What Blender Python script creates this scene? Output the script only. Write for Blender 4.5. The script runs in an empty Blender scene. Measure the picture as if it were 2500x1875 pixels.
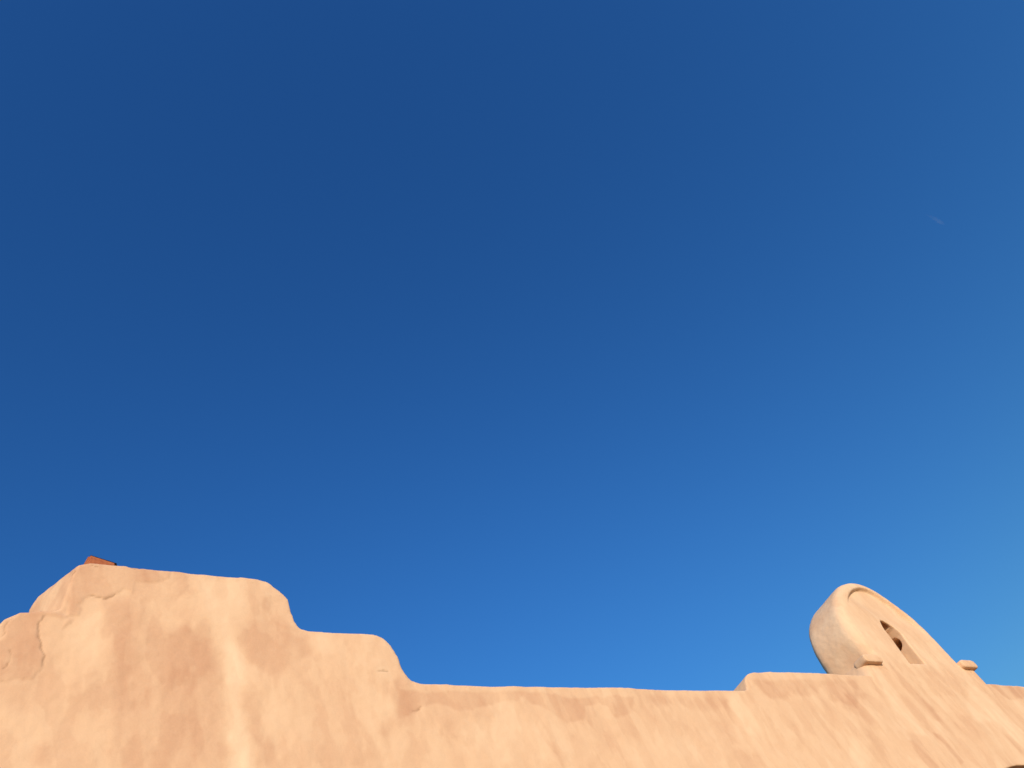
import bpy, bmesh, math, random
import numpy as np
from mathutils import Matrix, Vector

scene = bpy.context.scene
col = scene.collection

# ------------------------------------------------------------------ camera
cam_data = bpy.data.cameras.new("camera")
cam = bpy.data.objects.new("camera", cam_data)
col.objects.link(cam)
cam_data.sensor_width = 36.0
cam_data.lens = 1878.0 / 2500.0 * 36.0
cam_data.clip_start = 0.05
cam_data.clip_end = 5000.0
cam.matrix_world = Matrix((
    (0.826862, -0.219937, -0.517616, 0.0),
    (-0.451648, -0.808112, -0.378112, 0.0),
    (-0.335131, 0.546427, -0.767532, 1.6),
    (0, 0, 0, 1)))
scene.camera = cam

# ------------------------------------------------------------------ sky, sun, exposure
SUN_EL = math.radians(17.0)
SUN_DIR = Vector((-0.477, -0.879, 0.0)).normalized() * math.cos(SUN_EL)
SUN_DIR.z = math.sin(SUN_EL)
world = bpy.data.worlds.new("World")
scene.world = world
world.use_nodes = True
wn = world.node_tree
wn.nodes.clear()
sky = wn.nodes.new("ShaderNodeTexSky")
sky.sky_type = 'NISHITA'
sky.sun_disc = False
sky.sun_elevation = SUN_EL
sky.sun_rotation = math.atan2(SUN_DIR.x, SUN_DIR.y)
sky.altitude = 0.0
sky.air_density = 2.0
sky.dust_density = 1.0
sky.ozone_density = 9.0
bg = wn.nodes.new("ShaderNodeBackground")
bg.inputs[1].default_value = 0.125
wo = wn.nodes.new("ShaderNodeOutputWorld")
hs = wn.nodes.new("ShaderNodeHueSaturation")
hs.inputs["Hue"].default_value = 0.504
hs.inputs["Saturation"].default_value = 1.06
gm_ = wn.nodes.new("ShaderNodeGamma")
gm_.inputs["Gamma"].default_value = 1.31
wn.links.new(hs.outputs[0], gm_.inputs["Color"])
wn.links.new(sky.outputs[0], hs.inputs["Color"])
wn.links.new(gm_.outputs[0], bg.inputs[0])
wn.links.new(bg.outputs[0], wo.inputs[0])

sun_data = bpy.data.lights.new("sun", 'SUN')
sun_data.energy = 3.8
sun_data.angle = math.radians(0.6)
sun_data.color = (1.0, 0.83, 0.62)
sun = bpy.data.objects.new("sun", sun_data)
col.objects.link(sun)
sun.rotation_euler = SUN_DIR.to_track_quat('Z', 'Y').to_euler()
sun.location = (-6, -10, 12)

scene.view_settings.view_transform = 'Standard'
scene.view_settings.look = 'None'
scene.view_settings.exposure = 0.0
scene.view_settings.gamma = 1.0
scene.view_settings.use_curve_mapping = False

# ------------------------------------------------------------------ noise helpers (numpy)
def _hash(ix, iy, iz, seed):
    h = (ix * 374761393 + iy * 668265263 + iz * 2147483647 + seed * 974634777) & 0xFFFFFFFF
    h = ((h ^ (h >> 13)) * 1274126177) & 0xFFFFFFFF
    h = ((h ^ (h >> 16)) * 2246822519) & 0xFFFFFFFF
    return ((h ^ (h >> 15)) & 0xFFFFFF) / float(0xFFFFFF) * 2.0 - 1.0

def vnoise(x, y, z, seed=0):
    ix, iy, iz = (np.floor(a).astype(np.int64) for a in (x, y, z))
    fx, fy, fz = x - ix, y - iy, z - iz
    fx, fy, fz = (t * t * t * (t * (t * 6 - 15) + 10) for t in (fx, fy, fz))
    r = 0
    for dx in (0, 1):
        for dy in (0, 1):
            for dz in (0, 1):
                w = (fx if dx else 1 - fx) * (fy if dy else 1 - fy) * (fz if dz else 1 - fz)
                r = r + w * _hash(ix + dx, iy + dy, iz + dz, seed)
    return r

def fbm(x, y, z, seed=0, octv=3):
    r, a = 0, 1.0
    for k in range(octv):
        r = r + a * vnoise(x * 2 ** k, y * 2 ** k, z * 2 ** k, seed + 17 * k)
        a *= 0.5
    return r

def poly_sd(px, pz, poly):
    """signed distance to a closed polygon, positive inside"""
    n = len(poly)
    d2 = np.full(px.shape, 1e9)
    inside = np.zeros(px.shape, bool)
    for i in range(n):
        ax, az = poly[i]
        bx, bz = poly[(i + 1) % n]
        ex, ez = bx - ax, bz - az
        t = np.clip(((px - ax) * ex + (pz - az) * ez) / (ex * ex + ez * ez + 1e-12), 0, 1)
        d2 = np.minimum(d2, (px - ax - t * ex) ** 2 + (pz - az - t * ez) ** 2)
        c = (az > pz) != (bz > pz)
        with np.errstate(divide='ignore', invalid='ignore'):
            xi = ax + (pz - az) * ex / (ez if abs(ez) > 1e-9 else 1e-9)
        inside ^= c & (px < xi)
    d = np.sqrt(d2)
    return np.where(inside, d, -d)

def line_d(px, pz, line):
    d2 = np.full(px.shape, 1e9)
    for (ax, az), (bx, bz) in zip(line[:-1], line[1:]):
        ex, ez = bx - ax, bz - az
        t = np.clip(((px - ax) * ex + (pz - az) * ez) / (ex * ex + ez * ez + 1e-12), 0, 1)
        d2 = np.minimum(d2, (px - ax - t * ex) ** 2 + (pz - az - t * ez) ** 2)
    return np.sqrt(d2)

def sstep(a, b, x):
    t = np.clip((x - a) / (b - a), 0, 1)
    return t * t * (3 - 2 * t)

# weather stains, damp bands, coats and broad tone areas on the plaster, in wall metres (along the wall, height):
# (tone change, soft edge width, outline)
STAINS_AND_TONES = [
    (-0.3, 0.02, [(0.47, 5.72), (0.48, 5.42), (0.48, 5.3), (0.47, 5.21), (0.54, 5.22), (0.56, 5.27), (0.53, 5.31), (0.59, 5.37), (0.67, 5.36), (0.74, 5.4), (0.78, 5.45), (0.83, 5.43), (0.84, 5.52), (0.93, 5.52), (0.99, 5.54), (1.04, 5.57), (1.05, 5.62), (1.17, 5.63), (1.18, 5.89)]),
    (-0.3, 0.02, [(0.2, 5.28), (0.21, 5.19), (0.18, 5.13), (0.18, 5.01), (0.06, 4.87), (0.09, 4.75), (0.21, 4.75), (0.27, 4.76), (0.35, 4.75), (0.38, 4.82), (0.39, 4.92), (0.37, 5.02), (0.35, 5.09), (0.34, 5.14), (0.37, 5.2), (0.45, 5.19), (0.52, 5.19), (0.47, 5.1), (0.47, 5.21), (0.35, 5.25)]),
    (0.22, 0.06, [(0.56, 5.35), (0.64, 5.34), (0.68, 5.1), (0.72, 4.9), (0.73, 4.76), (0.67, 4.77), (0.6, 4.9), (0.53, 5.03), (0.53, 5.18)]),
    (-0.34, 0.07, [(0.67, 5.35), (0.83, 5.36), (0.97, 5.19), (1.14, 5.13), (1.29, 5.08), (1.34, 4.87), (1.36, 4.53), (1.35, 4.17), (0.83, 4.2), (0.78, 4.62), (0.71, 5.0)]),
    (0.5, 0.05, [(1.23, 5.59), (1.55, 5.63), (1.53, 5.26), (1.48, 4.93), (1.48, 4.53), (1.48, 4.17), (1.35, 4.17), (1.37, 4.62), (1.35, 4.98), (1.29, 5.14), (1.27, 5.4)]),
    (-0.5, 0.04, [(0.41, 4.37), (0.47, 4.38), (0.49, 4.32), (0.48, 4.26), (0.42, 4.26), (0.4, 4.3)]),
    (-0.25, 0.03, [(1.11, 5.18), (1.17, 5.19), (1.17, 5.13), (1.13, 5.11)]),
    (0.22, 0.12, [(0.24, 4.57), (0.52, 4.6), (0.7, 4.49), (0.79, 4.2), (0.53, 4.21), (0.27, 4.37)]),
    (-0.2, 0.08, [(0.21, 4.74), (0.34, 4.74), (0.42, 4.53), (0.33, 4.57), (0.24, 4.57)]),
    (-0.3, 0.05, [(1.43, 5.27), (1.71, 5.27), (1.86, 5.16), (1.79, 5.02), (1.78, 4.87), (1.69, 4.79), (1.52, 4.96), (1.45, 5.12)]),
    (-0.3, 0.06, [(1.42, 4.72), (1.5, 4.72), (1.55, 4.5), (1.62, 4.33), (1.51, 4.17), (1.43, 4.58)]),
    (0.25, 0.05, [(1.35, 5.07), (1.44, 5.06), (1.5, 4.86), (1.51, 4.72), (1.43, 4.67), (1.49, 4.5), (1.52, 4.28), (1.5, 4.17), (1.37, 4.18), (1.37, 4.58), (1.35, 4.86)]),
    (-0.25, 0.02, [(1.64, 5.48), (1.71, 5.49), (1.67, 5.41), (1.69, 5.25), (1.75, 5.37), (1.82, 5.28), (1.86, 5.17), (1.77, 5.23), (1.66, 5.27), (1.64, 5.38)]),
    (0.3, 0.04, [(1.95, 5.17), (2.1, 5.16), (2.13, 5.05), (1.97, 5.0), (1.94, 5.09)]),
    (-0.2, 0.03, [(2.4, 5.17), (2.47, 5.16), (2.41, 5.0), (2.38, 5.06)]),
    (-0.25, 0.03, [(1.84, 5.13), (1.94, 5.14), (1.94, 5.0), (1.88, 4.98)]),
    (-0.28, 0.05, [(2.35, 4.79), (2.55, 4.83), (2.59, 4.74), (2.73, 4.74), (2.65, 4.59), (2.58, 4.5), (2.35, 4.38), (2.27, 4.4), (2.49, 4.59)]),
    (-0.36, 0.015, [(2.54, 4.73), (2.72, 4.71), (2.88, 4.72), (3.1, 4.71), (3.36, 4.74), (3.54, 4.73), (3.74, 4.73), (4.0, 4.68), (4.25, 4.7), (4.46, 4.7), (4.62, 4.69), (4.58, 4.57), (4.48, 4.52), (4.33, 4.51), (4.32, 4.59), (4.25, 4.63), (4.08, 4.61), (4.03, 4.51), (3.92, 4.48), (3.84, 4.47), (3.79, 4.52), (3.74, 4.55), (3.68, 4.6), (3.59, 4.62), (3.54, 4.68), (3.43, 4.65), (3.33, 4.65), (3.24, 4.61), (3.13, 4.6), (3.02, 4.56), (2.94, 4.57), (2.87, 4.6), (2.78, 4.62), (2.68, 4.6), (2.63, 4.56), (2.56, 4.54), (2.46, 4.52)]),
    (-0.3, 0.04, [(4.8, 4.72), (4.98, 4.73), (5.24, 4.71), (5.63, 4.73), (5.75, 4.68), (5.7, 4.6), (5.41, 4.59), (5.23, 4.59), (5.17, 4.65), (4.91, 4.63), (4.79, 4.62)]),
    (-0.3, 0.03, [(3.59, 4.32), (3.65, 4.31), (3.67, 4.19), (3.66, 4.09), (3.61, 4.14), (3.59, 4.23)]),
    (-0.18, 0.05, [(2.8, 4.5), (2.88, 4.48), (2.84, 4.26), (2.95, 4.21), (2.79, 4.15), (2.78, 4.32)]),
    (0.3, 0.06, [(2.96, 4.5), (3.12, 4.5), (3.12, 4.35), (2.98, 4.27), (2.95, 4.38)]),
    (0.3, 0.06, [(3.94, 4.46), (4.02, 4.45), (4.06, 4.33), (3.97, 4.26), (3.92, 4.36)]),
    (-0.15, 0.05, [(3.77, 4.5), (4.5, 4.49), (4.49, 4.33), (4.05, 4.24), (3.77, 4.34)]),
    (-0.3, 0.03, [(5.71, 4.72), (5.77, 4.69), (5.69, 4.53), (5.58, 4.26), (5.49, 4.26), (5.49, 4.4)]),
    (-0.36, 0.03, [(6.29, 4.91), (6.48, 4.9), (6.88, 4.93), (7.2, 4.92), (7.52, 4.94), (8.0, 4.95), (7.88, 4.8), (7.6, 4.61), (7.25, 4.69), (7.28, 4.83), (6.96, 4.72), (6.71, 4.75), (6.58, 4.7), (6.36, 4.7), (6.29, 4.81)]),
    (-0.3, 0.04, [(7.56, 4.75), (7.99, 4.79), (7.73, 4.61), (7.71, 4.44), (7.62, 4.4), (7.54, 4.51), (7.35, 4.61)]),
    (-0.45, 0.02, [(10.79, 4.96), (12.01, 4.91), (11.75, 4.77), (10.94, 4.73), (10.88, 4.81)]),  # darker area right of the gable base, crisp edge
    (-0.34, 0.02, [(8.03, 4.22), (8.12, 4.23), (8.19, 3.93), (8.0, 3.89)]),
    (-0.45, 0.015, [(8.61, 4.31), (8.7, 4.29), (8.7, 3.97), (8.6, 3.94)]),
    (-0.34, 0.03, [(8.9, 5.24), (8.94, 5.08), (8.94, 4.8), (9.01, 4.61), (8.96, 4.43), (8.81, 4.45), (8.77, 4.72), (8.79, 4.92)]),
    (-0.25, 0.04, [(9.59, 5.06), (9.73, 4.83), (9.71, 4.73), (9.57, 4.77)]),
    (-0.3, 0.03, [(10.09, 4.44), (10.16, 4.38), (10.1, 4.06), (9.99, 3.97), (9.99, 4.15)]),
    (0.4, 0.04, [(10.31, 4.95), (10.5, 4.8), (10.53, 4.28), (10.17, 4.08), (10.02, 4.42), (9.63, 4.42), (9.76, 4.63)]),
    (0.4, 0.04, [(8.47, 5.12), (8.59, 5.11), (8.53, 4.76), (8.52, 4.45), (8.46, 4.28), (8.1, 4.33), (8.24, 4.66)]),
    (0.35, 0.03, [(5.84, 4.76), (5.96, 4.76), (5.94, 4.41), (5.89, 4.02), (5.71, 4.03), (5.75, 4.4), (5.75, 4.65)]),
    (-0.25, 0.04, [(6.44, 4.46), (6.5, 4.42), (6.41, 4.33), (6.4, 4.17), (6.28, 4.17)]),
    (-0.22, 0.05, [(7.1, 4.72), (7.23, 4.67), (7.06, 4.38), (6.89, 4.29), (6.98, 4.54)]),
    (-0.2, 0.06, [(9.23, 4.54), (9.72, 4.44), (9.75, 4.25), (9.31, 4.17), (9.12, 4.35)]),
    (0.3, 0.06, [(7.16, 4.3), (7.38, 4.25), (7.15, 3.97), (6.76, 3.98)]),
    (-0.22, 0.04, [(8.1, 5.77), (8.32, 5.88), (9.11, 6.26), (9.43, 6.32), (8.78, 6.01), (8.3, 5.83)]),
    (-0.2, 0.04, [(8.52, 5.43), (8.85, 5.5), (8.81, 5.37), (8.43, 5.3)]),
    (0.2, 0.1, [(4.4, 4.33), (5.64, 4.39), (5.34, 4.02), (3.96, 4.08)]),
    (0.15, 0.1, [(2.64, 4.45), (3.62, 4.47), (3.58, 4.1), (2.56, 4.14)]),
    (0.28, 0.10, [(8.6, 5.30), (8.7, 6.0), (9.1, 6.5), (9.9, 6.7), (10.5, 6.3), (10.7, 5.25), (9.6, 5.15)]),  # broad lighter tone over the gable
    (0.14, 0.5, [(5.6, 3.4), (6.2, 5.0), (12.0, 5.0), (12.0, 3.4)]),  # broad lighter tone along the right of the wall
    (-0.20, 0.5, [(-1.5, 3.0), (-1.5, 6.0), (1.3, 6.0), (1.5, 4.8), (1.2, 3.0)]),  # broad darker tone over the left tower
]
# plaster cracks: polylines in the same wall metres
CRACKS = [
    [(0.53, 5.31), (0.59, 5.37), (0.67, 5.36), (0.74, 5.4), (0.78, 5.45), (0.83, 5.46)] ,
    [(0.21, 5.19), (0.18, 5.13), (0.18, 5.05)] ,
    [(0.47, 5.09), (0.49, 5.11), (0.52, 5.19)] ,
    [(0.2, 4.82), (0.22, 4.84), (0.23, 4.94)] ,
    [(0.36, 5.19), (0.34, 5.14), (0.36, 5.08), (0.38, 4.98), (0.39, 4.92), (0.38, 4.82), (0.35, 4.75)] ,
    [(0.21, 4.76), (0.25, 4.75)] ,
    [(2.38, 4.87), (2.47, 4.88), (2.5, 4.87), (2.57, 4.89)] ,
    [(2.58, 4.56), (2.63, 4.57), (2.66, 4.6)] ,
    [(1.6, 5.6), (1.63, 5.61)] ,
    [(0.54, 5.62), (0.57, 5.63), (0.61, 5.63)] ,
    [(0.82, 5.62), (0.9, 5.63), (0.97, 5.65)] ,
    [(1.64, 5.14), (1.65, 5.15)] ,
    [(2.13, 5.04), (2.13, 5.06)] ,
    [(2.58, 4.5), (2.6, 4.51)] ,
    [(0.48, 5.55), (0.49, 5.57)] ,
    [(8.86, 5.87), (8.86, 5.93)] ,
]
COATS = [STAINS_AND_TONES[0][2], STAINS_AND_TONES[1][2]]       # the two lifted coats of plaster on the stepped tower

# ------------------------------------------------------------------ materials
def new_mat(name):
    m = bpy.data.materials.new(name)
    m.use_nodes = True
    nt = m.node_tree
    nt.nodes.clear()
    out = nt.nodes.new("ShaderNodeOutputMaterial")
    return m, nt, out

def N(nt, kind, **kw):
    n = nt.nodes.new(kind)
    for k, v in kw.items():
        setattr(n, k, v)
    return n

def plaster_material():
    m, nt, out = new_mat("tan_adobe_plaster")
    L = nt.links.new
    tc = N(nt, "ShaderNodeTexCoord")
    bsdf = N(nt, "ShaderNodeBsdfPrincipled")
    bsdf.inputs["Roughness"].default_value = 0.92
    bsdf.inputs["Specular IOR Level"].default_value = 0.12
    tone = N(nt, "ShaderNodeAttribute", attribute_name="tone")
    crack = N(nt, "ShaderNodeAttribute", attribute_name="crack")

    def noise(scale, loc, s, detail, rough):
        mp = N(nt, "ShaderNodeMapping")
        mp.inputs["Scale"].default_value = scale
        mp.inputs["Location"].default_value = loc
        L(tc.outputs["Object"], mp.inputs["Vector"])
        nz = N(nt, "ShaderNodeTexNoise")
        nz.inputs["Scale"].default_value = s
        nz.inputs["Detail"].default_value = detail
        nz.inputs["Roughness"].default_value = rough
        L(mp.outputs[0], nz.inputs["Vector"])
        return nz.outputs["Fac"]

    def madd(a, b, c):
        n = N(nt, "ShaderNodeMath", operation='MULTIPLY_ADD')
        L(a, n.inputs[0])
        n.inputs[1].default_value = b
        if isinstance(c, float):
            n.inputs[2].default_value = c
        else:
            L(c, n.inputs[2])
        return n.outputs[0]

    streak = noise((1.0, 1.0, 0.13), (3.1, 0, 0.7), 5.0, 2.0, 0.5)
    blot = noise((1, 1, 0.6), (0, 0, 0), 2.2, 4.0, 0.55)
    fine = noise((1, 1, 0.7), (9, 2, 4), 26.0, 3.0, 0.6)
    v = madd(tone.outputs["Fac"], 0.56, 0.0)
    v = madd(streak, 0.42, v)
    v = madd(blot, 0.36, v)
    v = madd(fine, 0.14, v)
    grain = noise((1, 1, 1), (1, 6, 2), 95.0, 2.0, 0.6)
    v = madd(grain, 0.14, v)
    for sc_, loc_, amp in ((6.0, (2, 7, 1), 0.12), (3.1, (11, 4, 8), 0.11)):
        wash = noise((1, 1, 0.42), loc_, sc_, 3.5, 0.5)
        mr = N(nt, "ShaderNodeMapRange")
        mr.interpolation_type = 'SMOOTHSTEP'
        mr.inputs["From Min"].default_value = 0.46
        mr.inputs["From Max"].default_value = 0.54
        L(wash, mr.inputs["Value"])
        v = madd(mr.outputs[0], amp, v)
    v = madd(v, 1.0, -0.15)
    ramp = N(nt, "ShaderNodeValToRGB")
    e = ramp.color_ramp.elements
    e[0].position, e[0].color = 0.0, (0.55, 0.305, 0.185, 1)
    e[1].position, e[1].color = 1.0, (0.80, 0.575, 0.38, 1)
    e2 = ramp.color_ramp.elements.new(0.5)
    e2.color = (0.705, 0.462, 0.29, 1)
    L(v, ramp.inputs["Fac"])
    # darker brown along the cracks
    mix = N(nt, "ShaderNodeMix", data_type='RGBA')
    mix.inputs[7].default_value = (0.17, 0.085, 0.04, 1)
    L(crack.outputs["Fac"], mix.inputs[0])
    L(ramp.outputs[0], mix.inputs[6])
    L(mix.outputs[2], bsdf.inputs["Base Color"])
    # trowel and grit relief
    g1 = noise((1, 1, 1), (0, 0, 0), 14.0, 5.0, 0.6)
    g2 = noise((1, 1, 1), (5, 5, 5), 120.0, 2.0, 0.6)
    h = madd(g2, 0.16, madd(g1, 1.0, 0.0))
    bump = N(nt, "ShaderNodeBump")
    bump.inputs["Strength"].default_value = 0.35
    bump.inputs["Distance"].default_value = 0.010
    L(h, bump.inputs["Height"])
    L(bump.outputs[0], bsdf.inputs["Normal"])
    L(bsdf.outputs[0], out.inputs[0])
    return m

def simple_material(name, c1, c2, scale, bumpd=0.004, stretch=(1, 1, 1), rough=0.9):
    m, nt, out = new_mat(name)
    L = nt.links.new
    tc = N(nt, "ShaderNodeTexCoord")
    mp = N(nt, "ShaderNodeMapping")
    mp.inputs["Scale"].default_value = stretch
    nz = N(nt, "ShaderNodeTexNoise")
    nz.inputs["Scale"].default_value = scale
    nz.inputs["Detail"].default_value = 5
    L(tc.outputs["Object"], mp.inputs[0])
    L(mp.outputs[0], nz.inputs["Vector"])
    ramp = N(nt, "ShaderNodeValToRGB")
    ramp.color_ramp.elements[0].position = 0.3
    ramp.color_ramp.elements[1].position = 0.72
    ramp.color_ramp.elements[0].color = (*c1, 1)
    ramp.color_ramp.elements[1].color = (*c2, 1)
    L(nz.outputs["Fac"], ramp.inputs[0])
    b = N(nt, "ShaderNodeBsdfPrincipled")
    b.inputs["Roughness"].default_value = rough
    b.inputs["Specular IOR Level"].default_value = 0.2
    L(ramp.outputs[0], b.inputs["Base Color"])
    bump = N(nt, "ShaderNodeBump")
    bump.inputs["Distance"].default_value = bumpd
    bump.inputs["Strength"].default_value = 0.5
    L(nz.outputs["Fac"], bump.inputs["Height"])
    L(bump.outputs[0], b.inputs["Normal"])
    L(b.outputs[0], out.inputs[0])
    return m

M_PLASTER = plaster_material()
M_GROUND = simple_material("sandy_ground", (0.30, 0.20, 0.12), (0.40, 0.28, 0.17), 1.5, 0.02)
M_BRICK = simple_material("red_clay_brick", (0.36, 0.105, 0.045), (0.52, 0.18, 0.08), 40.0, 0.004)
M_TAR = simple_material("old_black_tar", (0.012, 0.010, 0.010), (0.03, 0.022, 0.02), 60.0, 0.004)
M_WOOD = simple_material("dark_brown_timber", (0.035, 0.018, 0.009), (0.07, 0.036, 0.018), 6.0, 0.004, (0.4, 6, 6))
M_ROOF = simple_material("grey_roof_felt", (0.10, 0.095, 0.09), (0.16, 0.15, 0.14), 8.0, 0.004)

# ------------------------------------------------------------------ mesh helpers
def prism_bm(front, back, yf, yb):
    bm = bmesh.new()
    a = [bm.verts.new((u, yf, z)) for u, z in front]
    b = [bm.verts.new((u, yb, z)) for u, z in back]
    n = len(a)
    bm.faces.new(a)
    bm.faces.new(list(reversed(b)))
    for i in range(n):
        j = (i + 1) % n
        bm.faces.new((a[j], a[i], b[i], b[j]))
    bmesh.ops.recalc_face_normals(bm, faces=bm.faces)
    return bm

def temp_object(bm, name):
    me = bpy.data.meshes.new(name)
    bm.to_mesh(me)
    bm.free()
    o = bpy.data.objects.new(name, me)
    col.objects.link(o)
    return o

def voxel_mesh(bm, name, voxel, smooth, cutters=(), fwd=None, inv=None):
    """closed solid -> even quads with softened edges; fwd/inv squeeze stretches that need few faces"""
    o = temp_object(bm, name)
    cuts = []
    for c in cutters:
        co = temp_object(c, "cutter")
        cuts.append(co)
        md = o.modifiers.new("cut", 'BOOLEAN')
        md.operation = 'DIFFERENCE'
        md.solver = 'EXACT'
        md.object = co
    if fwd:
        for v in o.data.vertices:
            v.co = fwd(v.co)
    md = o.modifiers.new("voxel", 'REMESH')
    md.mode = 'VOXEL'
    md.voxel_size = voxel
    md = o.modifiers.new("soft", 'SMOOTH')
    md.factor = 0.5
    md.iterations = smooth
    bpy.context.view_layer.update()
    dg = bpy.context.evaluated_depsgraph_get()
    me = bpy.data.meshes.new_from_object(o.evaluated_get(dg))
    for x in cuts + [o]:
        old = x.data
        bpy.data.objects.remove(x, do_unlink=True)
        bpy.data.meshes.remove(old)
    me.name = name
    return me

def get_co(me):
    a = np.empty(len(me.vertices) * 3, np.float32)
    me.vertices.foreach_get("co", a)
    return a.reshape(-1, 3).astype(np.float64)

def get_no(me):
    a = np.empty(len(me.vertices) * 3, np.float32)
    me.vertex_normals.foreach_get("vector", a)
    return a.reshape(-1, 3).astype(np.float64)

def set_co(me, co):
    me.vertices.foreach_set("co", co.astype(np.float32).ravel())
    me.update()

def weather(me, relief=1.0):
    """hand-trowelled unevenness, lifted coats, cracks, and the stain and area tone of the plaster"""
    co, no = get_co(me), get_no(me)
    x, y, z = co.T
    d = 0.009 * fbm(x * 1.1, y * 1.1, z * 1.1, 3, 2)
    d += 0.0028 * fbm(x * 5, y * 5, z * 4, 8, 3)
    d += 0.0012 * fbm(x * 22, y * 22, z * 18, 5, 2)
    front = sstep(0.15, 0.6, -no[:, 1])
    # wandering edge for everything that has an outline
    wx = x + 0.013 * fbm(x * 13, y * 0, z * 10, 31, 4) + 0.002 * vnoise(x * 40, y * 0, z * 40, 91)
    wz = z + 0.013 * fbm(x * 13, y * 0, z * 10, 57, 4) + 0.002 * vnoise(x * 40, y * 0, z * 40, 92)
    near = (x > -1) & (x < 12.5) & (z > 3.6)
    tone = np.zeros(len(x))
    for dt, fe, poly in STAINS_AND_TONES:
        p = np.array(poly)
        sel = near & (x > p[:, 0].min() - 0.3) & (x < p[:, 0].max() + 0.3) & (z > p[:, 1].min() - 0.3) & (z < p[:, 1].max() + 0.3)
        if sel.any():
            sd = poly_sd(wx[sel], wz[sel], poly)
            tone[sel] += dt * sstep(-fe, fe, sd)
    for poly in COATS:
        sel = (x < 1.6) & (z > 4.4) & near
        if sel.any():
            sd = poly_sd(wx[sel], wz[sel], poly)
            d[sel] += 0.0036 * sstep(-0.006, 0.008, sd) * front[sel]
    crack = np.zeros(len(x))
    gap = sstep(-0.1, 0.35, fbm(x * 9, y * 0, z * 9, 77, 2))
    for ln in CRACKS:
        p = np.array(ln)
        sel = near & (x > p[:, 0].min() - 0.1) & (x < p[:, 0].max() + 0.1) & (z > p[:, 1].min() - 0.1) & (z < p[:, 1].max() + 0.1)
        if sel.any():
            dd = line_d(wx[sel], wz[sel], ln)
            crack[sel] = np.maximum(crack[sel], (1 - sstep(0.0, 0.007, dd)) * gap[sel])
    crack *= front
    d -= 0.004 * crack
    co += no * (d * relief)[:, None]
    set_co(me, co)
    for nm, arr in (("tone", tone), ("crack", crack * 0.42)):
        at = me.attributes.new(nm, 'FLOAT', 'POINT')
        at.data.foreach_set("value", arr.astype(np.float32))
    me.polygons.foreach_set("use_smooth", np.ones(len(me.polygons), bool))
    me.update()

def link(me, name, mat, parent=None, origin=None):
    o = bpy.data.objects.new(name, me)
    me.name = name
    me.materials.clear()
    me.materials.append(mat)
    col.objects.link(o)
    if parent is not None:
        o.parent = parent
        o.matrix_parent_inverse = Matrix.Translation(-(origin or Vector((0, 0, 0))))
    return o

def box_bm(x0, x1, y0, y1, z0, z1):
    bm = bmesh.new()
    bmesh.ops.create_cube(bm, size=1.0)
    for v in bm.verts:
        v.co = ((x0 + x1) / 2 + v.co.x * (x1 - x0), (y0 + y1) / 2 + v.co.y * (y1 - y0), (z0 + z1) / 2 + v.co.z * (z1 - z0))
    return bm

def bm_mesh(bm, name):
    me = bpy.data.meshes.new(name)
    bm.to_mesh(me)
    bm.free()
    return me

# ------------------------------------------------------------------ ground
bm = bmesh.new()
gv = [bm.verts.new(p) for p in ((-2500, -2500, 0), (2500, -2500, 0), (2500, 2500, 0), (-2500, 2500, 0))]
bm.faces.new(gv)
g = link(bm_mesh(bm, "ground"), "ground", M_GROUND)
g["kind"] = "structure"
g["label"] = "bare sandy ground in front of the adobe wall"

# ------------------------------------------------------------------ adobe building
BASE = Vector((6.0, 4.15, 0.0))
building = bpy.data.objects.new("adobe_building", None)
building.location = BASE
building.empty_display_size = 0.5
col.objects.link(building)
building["label"] = "tan plastered adobe building with stepped parapet and rounded bell gable"
building["category"] = "building"

UP = 1.6
profile = [
    (-3.0, 0.0 - UP), (-3.0, 3.185), (-0.25, 3.185), (0.02, 3.20), (0.09, 3.30), (0.125, 3.45), (0.165, 3.57), (0.23, 3.622),
    (0.40, 3.64), (0.447, 3.66), (0.458, 3.76), (0.475, 3.92), (0.505, 4.022), (0.56, 4.044), (0.717, 4.044),
    (1.2, 4.036), (1.64, 4.046), (1.71, 4.032), (1.81, 3.94), (1.85, 3.88), (1.86, 3.76), (1.866, 3.68),
    (1.90, 3.622), (1.97, 3.605), (2.2, 3.600), (2.43, 3.595), (2.51, 3.568), (2.555, 3.505), (2.585, 3.41),
    (2.60, 3.28), (2.635, 3.215), (2.70, 3.192), (3.0, 3.180), (3.88, 3.186), (5.0, 3.184), (6.10, 3.192),
    (6.14, 3.225), (6.18, 3.30), (6.23, 3.355), (6.30, 3.39), (6.40, 3.41), (7.2, 3.42), (8.4, 3.415), (10.5, 3.36), (11.7, 3.345), (13.0, 3.36),
    (13.06, 3.19), (18.0, 3.19), (18.0, 0.0 - UP)]
profile = [(u, z + UP) for u, z in profile]
back = []
for u, z in profile:
    if 0.44 < u < 0.56 and z > 5.2:
        back.append((u - 0.17, z + 0.012))
    elif 0.1 < u < 0.3 and z > 4.8:
        back.append((u - 0.11, z))
    else:
        back.append((u, z))

# squeeze table: full detail where the wall is near, fewer faces far along it and low down
_u = np.linspace(-4, 19, 4601)
_rate = np.where((_u > -0.1) & (_u < 1.2), 1.5, 1.0) * np.where(_u < -0.4, 0.2, np.where(_u > 12.6, 0.2, 1.0 / (1.0 + np.maximum(_u, 0) / 5.0)))
_su = np.concatenate([[0], np.cumsum((_rate[1:] + _rate[:-1]) / 2 * np.diff(_u))])
_z = np.linspace(-1, 8, 1801)
_rz = np.where(_z < 3.5, 0.15, 1.0)
_sz = np.concatenate([[0], np.cumsum((_rz[1:] + _rz[:-1]) / 2 * np.diff(_z))])

def squeeze(c):
    return Vector((float(np.interp(c.x, _u, _su)), c.y, float(np.interp(c.z, _z, _sz))))

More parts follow.
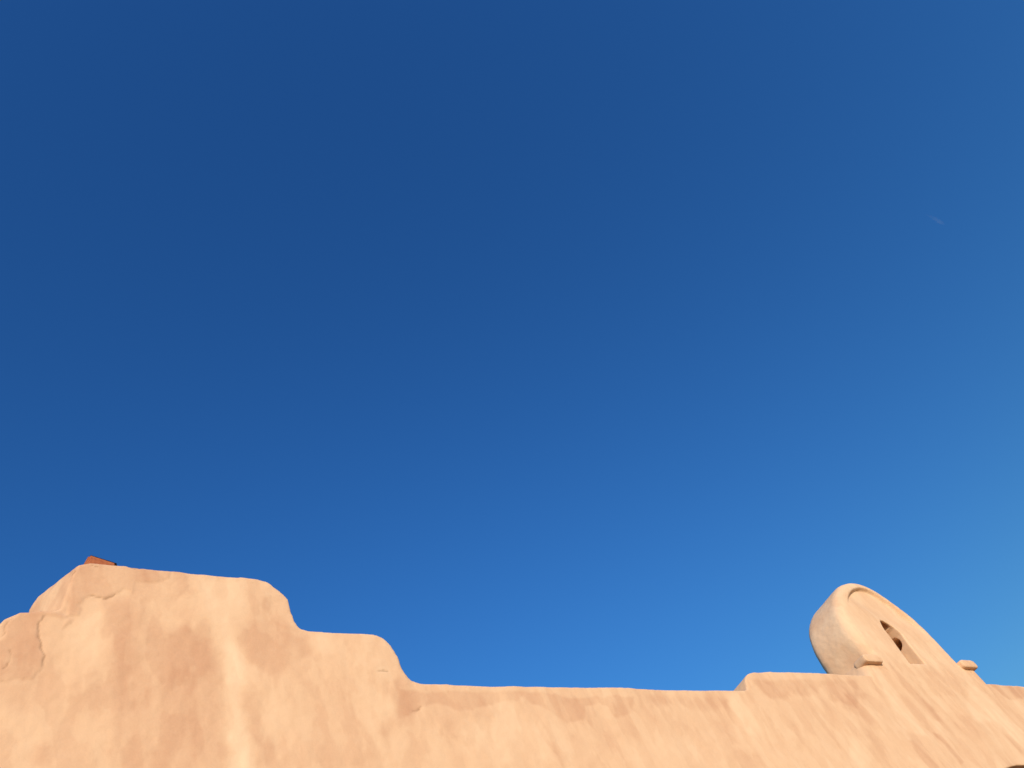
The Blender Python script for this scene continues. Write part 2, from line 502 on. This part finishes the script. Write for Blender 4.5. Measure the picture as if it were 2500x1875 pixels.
# resample the outline so that the squeeze keeps straight runs straight
def resample(front, backp, step=0.15):
    f2, b2 = [], []
    n = len(front)
    for i in range(n):
        (a, b), (c, d) = front[i], front[(i + 1) % n]
        (e, f), (g_, h) = backp[i], backp[(i + 1) % n]
        k = max(1, int(math.hypot(c - a, d - b) / step))
        for q in range(k):
            t = q / k
            f2.append((a + (c - a) * t, b + (d - b) * t))
            b2.append((e + (g_ - e) * t, f + (h - f) * t))
    return f2, b2

pf, pb = resample(profile, back)

# portal under the gable: only the crown of its opening reaches the picture
portal = [(9.10, -0.2), (9.10, 3.69)]
for k in range(1, 16):
    a = math.pi * (1 - k / 16)
    portal.append((9.75 + 0.65 * math.cos(a), 3.69 + 0.205 * math.sin(a)))
portal += [(10.40, 3.69), (10.40, -0.2)]
cut_bm = prism_bm(portal, portal, 3.7, 4.6)
for v in cut_bm.verts:
    v.co = squeeze(v.co)

me = voxel_mesh(prism_bm(pf, pb, 4.0, 4.325), "parapet_wall", 0.010, 14, cutters=[cut_bm], fwd=squeeze)
c = get_co(me)
c[:, 0] = np.interp(c[:, 0], _su, _u)
c[:, 2] = np.interp(c[:, 2], _sz, _z)
set_co(me, c)
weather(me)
wall = link(me, "parapet_wall", M_PLASTER, building, BASE)
wall["label"] = "long stepped parapet wall with cracked and rain-streaked tan plaster"

# bell gable
cu, cz, cr = 9.62, 4.09, 0.865
gp = [(8.20, 2.60), (8.22, 3.10), (8.26, 3.36), (8.36, 3.50), (8.40, 3.57), (8.42, 3.63), (8.70, 3.66)]
arch = [(8.70, 4.0), (8.71, 4.118), (8.76, 4.26), (8.86, 4.46), (8.96, 4.58), (9.16, 4.75), (9.33, 4.86), (9.53, 4.955),
       (9.70, 5.0), (9.86, 5.015), (9.98, 4.995), (10.07, 4.96), (10.18, 4.89), (10.28, 4.79), (10.38, 4.65), (10.47, 4.50),
       (10.52, 4.36), (10.54, 4.15), (10.535, 3.95)]

def spline(pts, sub=4):
    """Catmull-Rom through the points"""
    o = []
    for i in range(len(pts) - 1):
        p = [Vector(pts[max(i - 1, 0)]), Vector(pts[i]), Vector(pts[i + 1]), Vector(pts[min(i + 2, len(pts) - 1)])]
        for q in range(sub):
            s = q / sub
            v = 0.5 * (2 * p[1] + (p[2] - p[0]) * s + (2 * p[0] - 5 * p[1] + 4 * p[2] - p[3]) * s * s + (3 * p[1] - p[0] - 3 * p[2] + p[3]) * s ** 3)
            o.append((v.x, v.y))
    return o + [pts[-1]]

for _ in range(2):
    arch = [arch[0]] + [tuple(0.25 * a + 0.5 * m_ + 0.25 * c_ for a, m_, c_ in zip(*arch[i - 1:i + 2])) for i in range(1, len(arch) - 1)] + [arch[-1]]
gp += spline(arch, 3)
gp += [(10.53, 3.66), (10.74, 3.63), (10.765, 3.5), (10.77, 3.3), (10.78, 3.0), (10.78, 2.60)]
gp = [(u, z + UP) for u, z in gp]

def rounded_prism(poly, yf, yb, r, splay, zfix):
    """prism whose front and back rims are turned over with radius r"""
    lev = [(yf + r * (1 - math.sin(a)), r * (1 - math.cos(a))) for a in (math.pi / 2, 1.25, 0.95, 0.6, 0.3, 0.0)]
    lev += [(yb - r * (1 - math.sin(a)), r * (1 - math.cos(a))) for a in (0.0, 0.4, 0.8, 1.2, math.pi / 2)]
    bm = bmesh.new()
    loops = []
    n = len(poly)
    for y, ins in lev:
        lp = []
        for i in range(n):
            (ax_, az_), (bx_, bz_), (cx_, cz_) = poly[i - 1], poly[i], poly[(i + 1) % n]
            tx, tz = cx_ - ax_, cz_ - az_
            l = math.hypot(tx, tz)
            nx, nz = tz / l, -tx / l                    # inward for a clockwise outline
            k = 1.0 if bz_ > zfix else 0.6
            sp = splay * (y - yf) / (yb - yf) * min(1.0, max(0.0, (cu - bx_) / 0.7))
            lp.append(bm.verts.new((bx_ + nx * ins * k - sp, y, bz_ + nz * ins * k)))
        loops.append(lp)
    bm.faces.new(loops[0])
    bm.faces.new(list(reversed(loops[-1])))
    for a, c in zip(loops[:-1], loops[1:]):
        for i in range(n):
            j = (i + 1) % n
            bm.faces.new((a[j], a[i], c[i], c[j]))
    bmesh.ops.recalc_face_normals(bm, faces=bm.faces)
    return bm

niche = [(9.335, 3.60), (9.69, 3.605), (9.72, 3.88), (9.775, 4.09), (9.76, 4.19), (9.71, 4.25), (9.65, 4.285),
         (9.585, 4.285), (9.535, 4.25), (9.474, 4.16), (9.425, 3.975), (9.385, 3.815)]
niche = [(u, z + UP) for u, z in niche]
nb = prism_bm(niche, niche, 3.8, 4.34)
shade_hollow = [(9.50, 4.22), (9.74, 4.22), (9.76, 4.32), (9.72, 4.42), (9.60, 4.45), (9.52, 4.40), (9.48, 4.30)]  # hollow added behind the niche head so its top turns black
shade_hollow = [(u, z + UP) for u, z in shade_hollow]
shade_hollow = prism_bm(shade_hollow, shade_hollow, 4.03, 4.33)
hole = bmesh.new()
bmesh.ops.create_cone(hole, cap_ends=True, segments=24, radius1=0.090, radius2=0.090, depth=0.8)
for v in hole.verts:
    v.co = (10.0 + v.co.z, 4.160 + v.co.x, 4.02 + UP + v.co.y)
gm = voxel_mesh(rounded_prism(gp, 3.992, 4.60, 0.11, 0.085, 3.64 + UP), "bell_gable", 0.010, 9, cutters=[nb, shade_hollow, hole])
c = get_co(gm)
x, y, z = c.T
# the face inside the raised arch band lies deeper towards the crown
rim = poly_sd(x, z, gp)
low = 4.0 + UP + 0.46 * sstep(10.0, 9.1, x)
dep = 0.050 * sstep(0.0, 0.45, z - low) * sstep(0.135, 0.165, rim)
# low down the gable face sinks gently into the wall below
dep = dep + 0.035 * (1 - sstep(2.62 + UP, 3.40 + UP, z))
c[:, 1] += dep * sstep(4.10, 4.03, y)
set_co(gm, c)
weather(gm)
gable = link(gm, "bell_gable", M_PLASTER, building, BASE)
gable["label"] = "round-topped plaster bell gable with a small arched niche"

for (u0, u1) in ((8.385, 8.715), (10.47, 10.80)):
    lp = [(u0 + 0.03, 3.56), (u1 - 0.02, 3.56), (u1, 3.58), (u1, 3.65), (u1 - 0.04, 3.67), (u0 + 0.05, 3.67), (u0, 3.65), (u0, 3.58)]
    lp = [(u, zz + UP) for u, zz in lp]
    lm = voxel_mesh(prism_bm(lp, lp, 3.94, 4.12), "ledge", 0.008, 26)
    weather(lm)
    link(lm, "ledge", M_PLASTER, gable, Vector((0, 0, 0)))

# timber over the portal, its door, and the flat roof behind the parapet
link(bm_mesh(box_bm(9.0, 10.5, 4.06, 4.285, 3.90, 4.10), "lintel"), "lintel", M_WOOD, building, BASE)
for k in range(6):
    x0 = 9.08 + k * 0.224
    link(bm_mesh(box_bm(x0 + 0.004, x0 + 0.22, 4.20, 4.25, 0.0, 3.9), "door_plank"), "door_plank", M_WOOD, building, BASE)
link(bm_mesh(box_bm(-2.9, 17.9, 4.28, 12.0, 3.7, 3.95), "roof"), "roof", M_ROOF, building, BASE)

# ------------------------------------------------------------------ broken brick on the parapet
th = math.radians(17)
bm = bmesh.new()
bmesh.ops.create_cube(bm, size=1.0)
for v in bm.verts:
    v.co = ((v.co.x + 0.5) * 0.18, (v.co.y + 0.5) * 0.19, (v.co.z + 0.5) * 0.146)
bmesh.ops.bevel(bm, geom=list(bm.edges), offset=0.012, segments=2, affect='EDGES')
bmesh.ops.subdivide_edges(bm, edges=list(bm.edges), cuts=3, use_grid_fill=True)
random.seed(4)
for v in bm.verts:
    q = max(0.0, 0.045 - v.co.x) / 0.045 * max(0.0, v.co.z - 0.06) / 0.08 * max(0.0, v.co.y - 0.02) / 0.08
    v.co.z -= 0.05 * q                                    # knocked-off far corner
    v.co += Vector((random.uniform(-1, 1), random.uniform(-1, 1), random.uniform(-1, 1))) * 0.0015
bme = bm_mesh(bm, "clay_brick")
brick = bpy.data.objects.new("clay_brick", None)
brick.location = (0.563, 4.05, 4.036 + UP)
brick.rotation_euler = (0, 0, th)
col.objects.link(brick)
brick["label"] = "broken red clay brick lying on top of the stepped wall"
brick["category"] = "brick"
bb = bpy.data.objects.new("brick_body", bme)
bme.materials.append(M_BRICK)
col.objects.link(bb)
bb.parent = brick
bm = bmesh.new()
bmesh.ops.create_grid(bm, x_segments=14, y_segments=8, size=0.5)
for v in bm.verts:
    fx, fy = v.co.x + 0.5, v.co.y + 0.5
    v.co.x, v.co.y = 0.012 + fx * 0.188, 0.004 + fy * 0.183
    v.co.z = 0.144 + 0.008 * min(1, 8 * fx, 8 * (1 - fx), 8 * fy, 8 * (1 - fy)) * random.uniform(0.6, 1.2)
    if fx > 0.93:
        v.co.z -= 0.05
    q = max(0.0, 0.045 - v.co.x) / 0.045 * max(0.0, v.co.y - 0.02) / 0.08
    v.co.z -= 0.05 * q
tm = bm_mesh(bm, "tar_cap")
tm.materials.append(M_TAR)
tar = bpy.data.objects.new("tar_cap", tm)
tar["label"] = "dark tar smeared over the top and right end of the brick"
col.objects.link(tar)
tar.parent = brick
sol = tar.modifiers.new("thick", 'SOLIDIFY')
sol.thickness = 0.006

# ------------------------------------------------------------------ scrap of contrail in the sky
p0, p1 = Vector((946.1, -44.6, 738.4)), Vector((965.2, -45.1, 713.3))
ax = p1 - p0
ez = ax.normalized()
ex = ez.orthogonal().normalized()
ey = ez.cross(ex)
bm = bmesh.new()
rings = []
NR, NS = 18, 12
for i in range(NR + 1):
    t = i / NR
    rad = 2.6 * (math.sin(math.pi * t ** 1.7) ** 0.7 if 0 < t < 1 else 0.0) + 0.03
    ctr = ax * t + ex * (0.5 * math.sin(5 * t)) + ey * (0.3 * math.sin(7 * t + 1))
    rings.append([bm.verts.new(ctr + (ex * math.cos(2 * math.pi * k / NS) + ey * math.sin(2 * math.pi * k / NS)) * rad) for k in range(NS)])
for a, b in zip(rings[:-1], rings[1:]):
    for k in range(NS):
        bm.faces.new((a[k], a[(k + 1) % NS], b[(k + 1) % NS], b[k]))
bm.faces.new(list(reversed(rings[0])))
bm.faces.new(rings[-1])
bmesh.ops.recalc_face_normals(bm, faces=bm.faces)
m, nt, out = new_mat("thin_ice_cloud")
vol = N(nt, "ShaderNodeVolumePrincipled")
vol.inputs["Color"].default_value = (0.98, 0.98, 0.98, 1)
vol.inputs["Density"].default_value = 0.011
nt.links.new(vol.outputs[0], out.inputs["Volume"])
cm = bm_mesh(bm, "contrail_wisp")
cm.materials.append(m)
wisp = bpy.data.objects.new("contrail_wisp", cm)
wisp.location = p0
col.objects.link(wisp)
wisp["label"] = "tiny faint white wisp of contrail high in the blue sky"
wisp["category"] = "contrail"
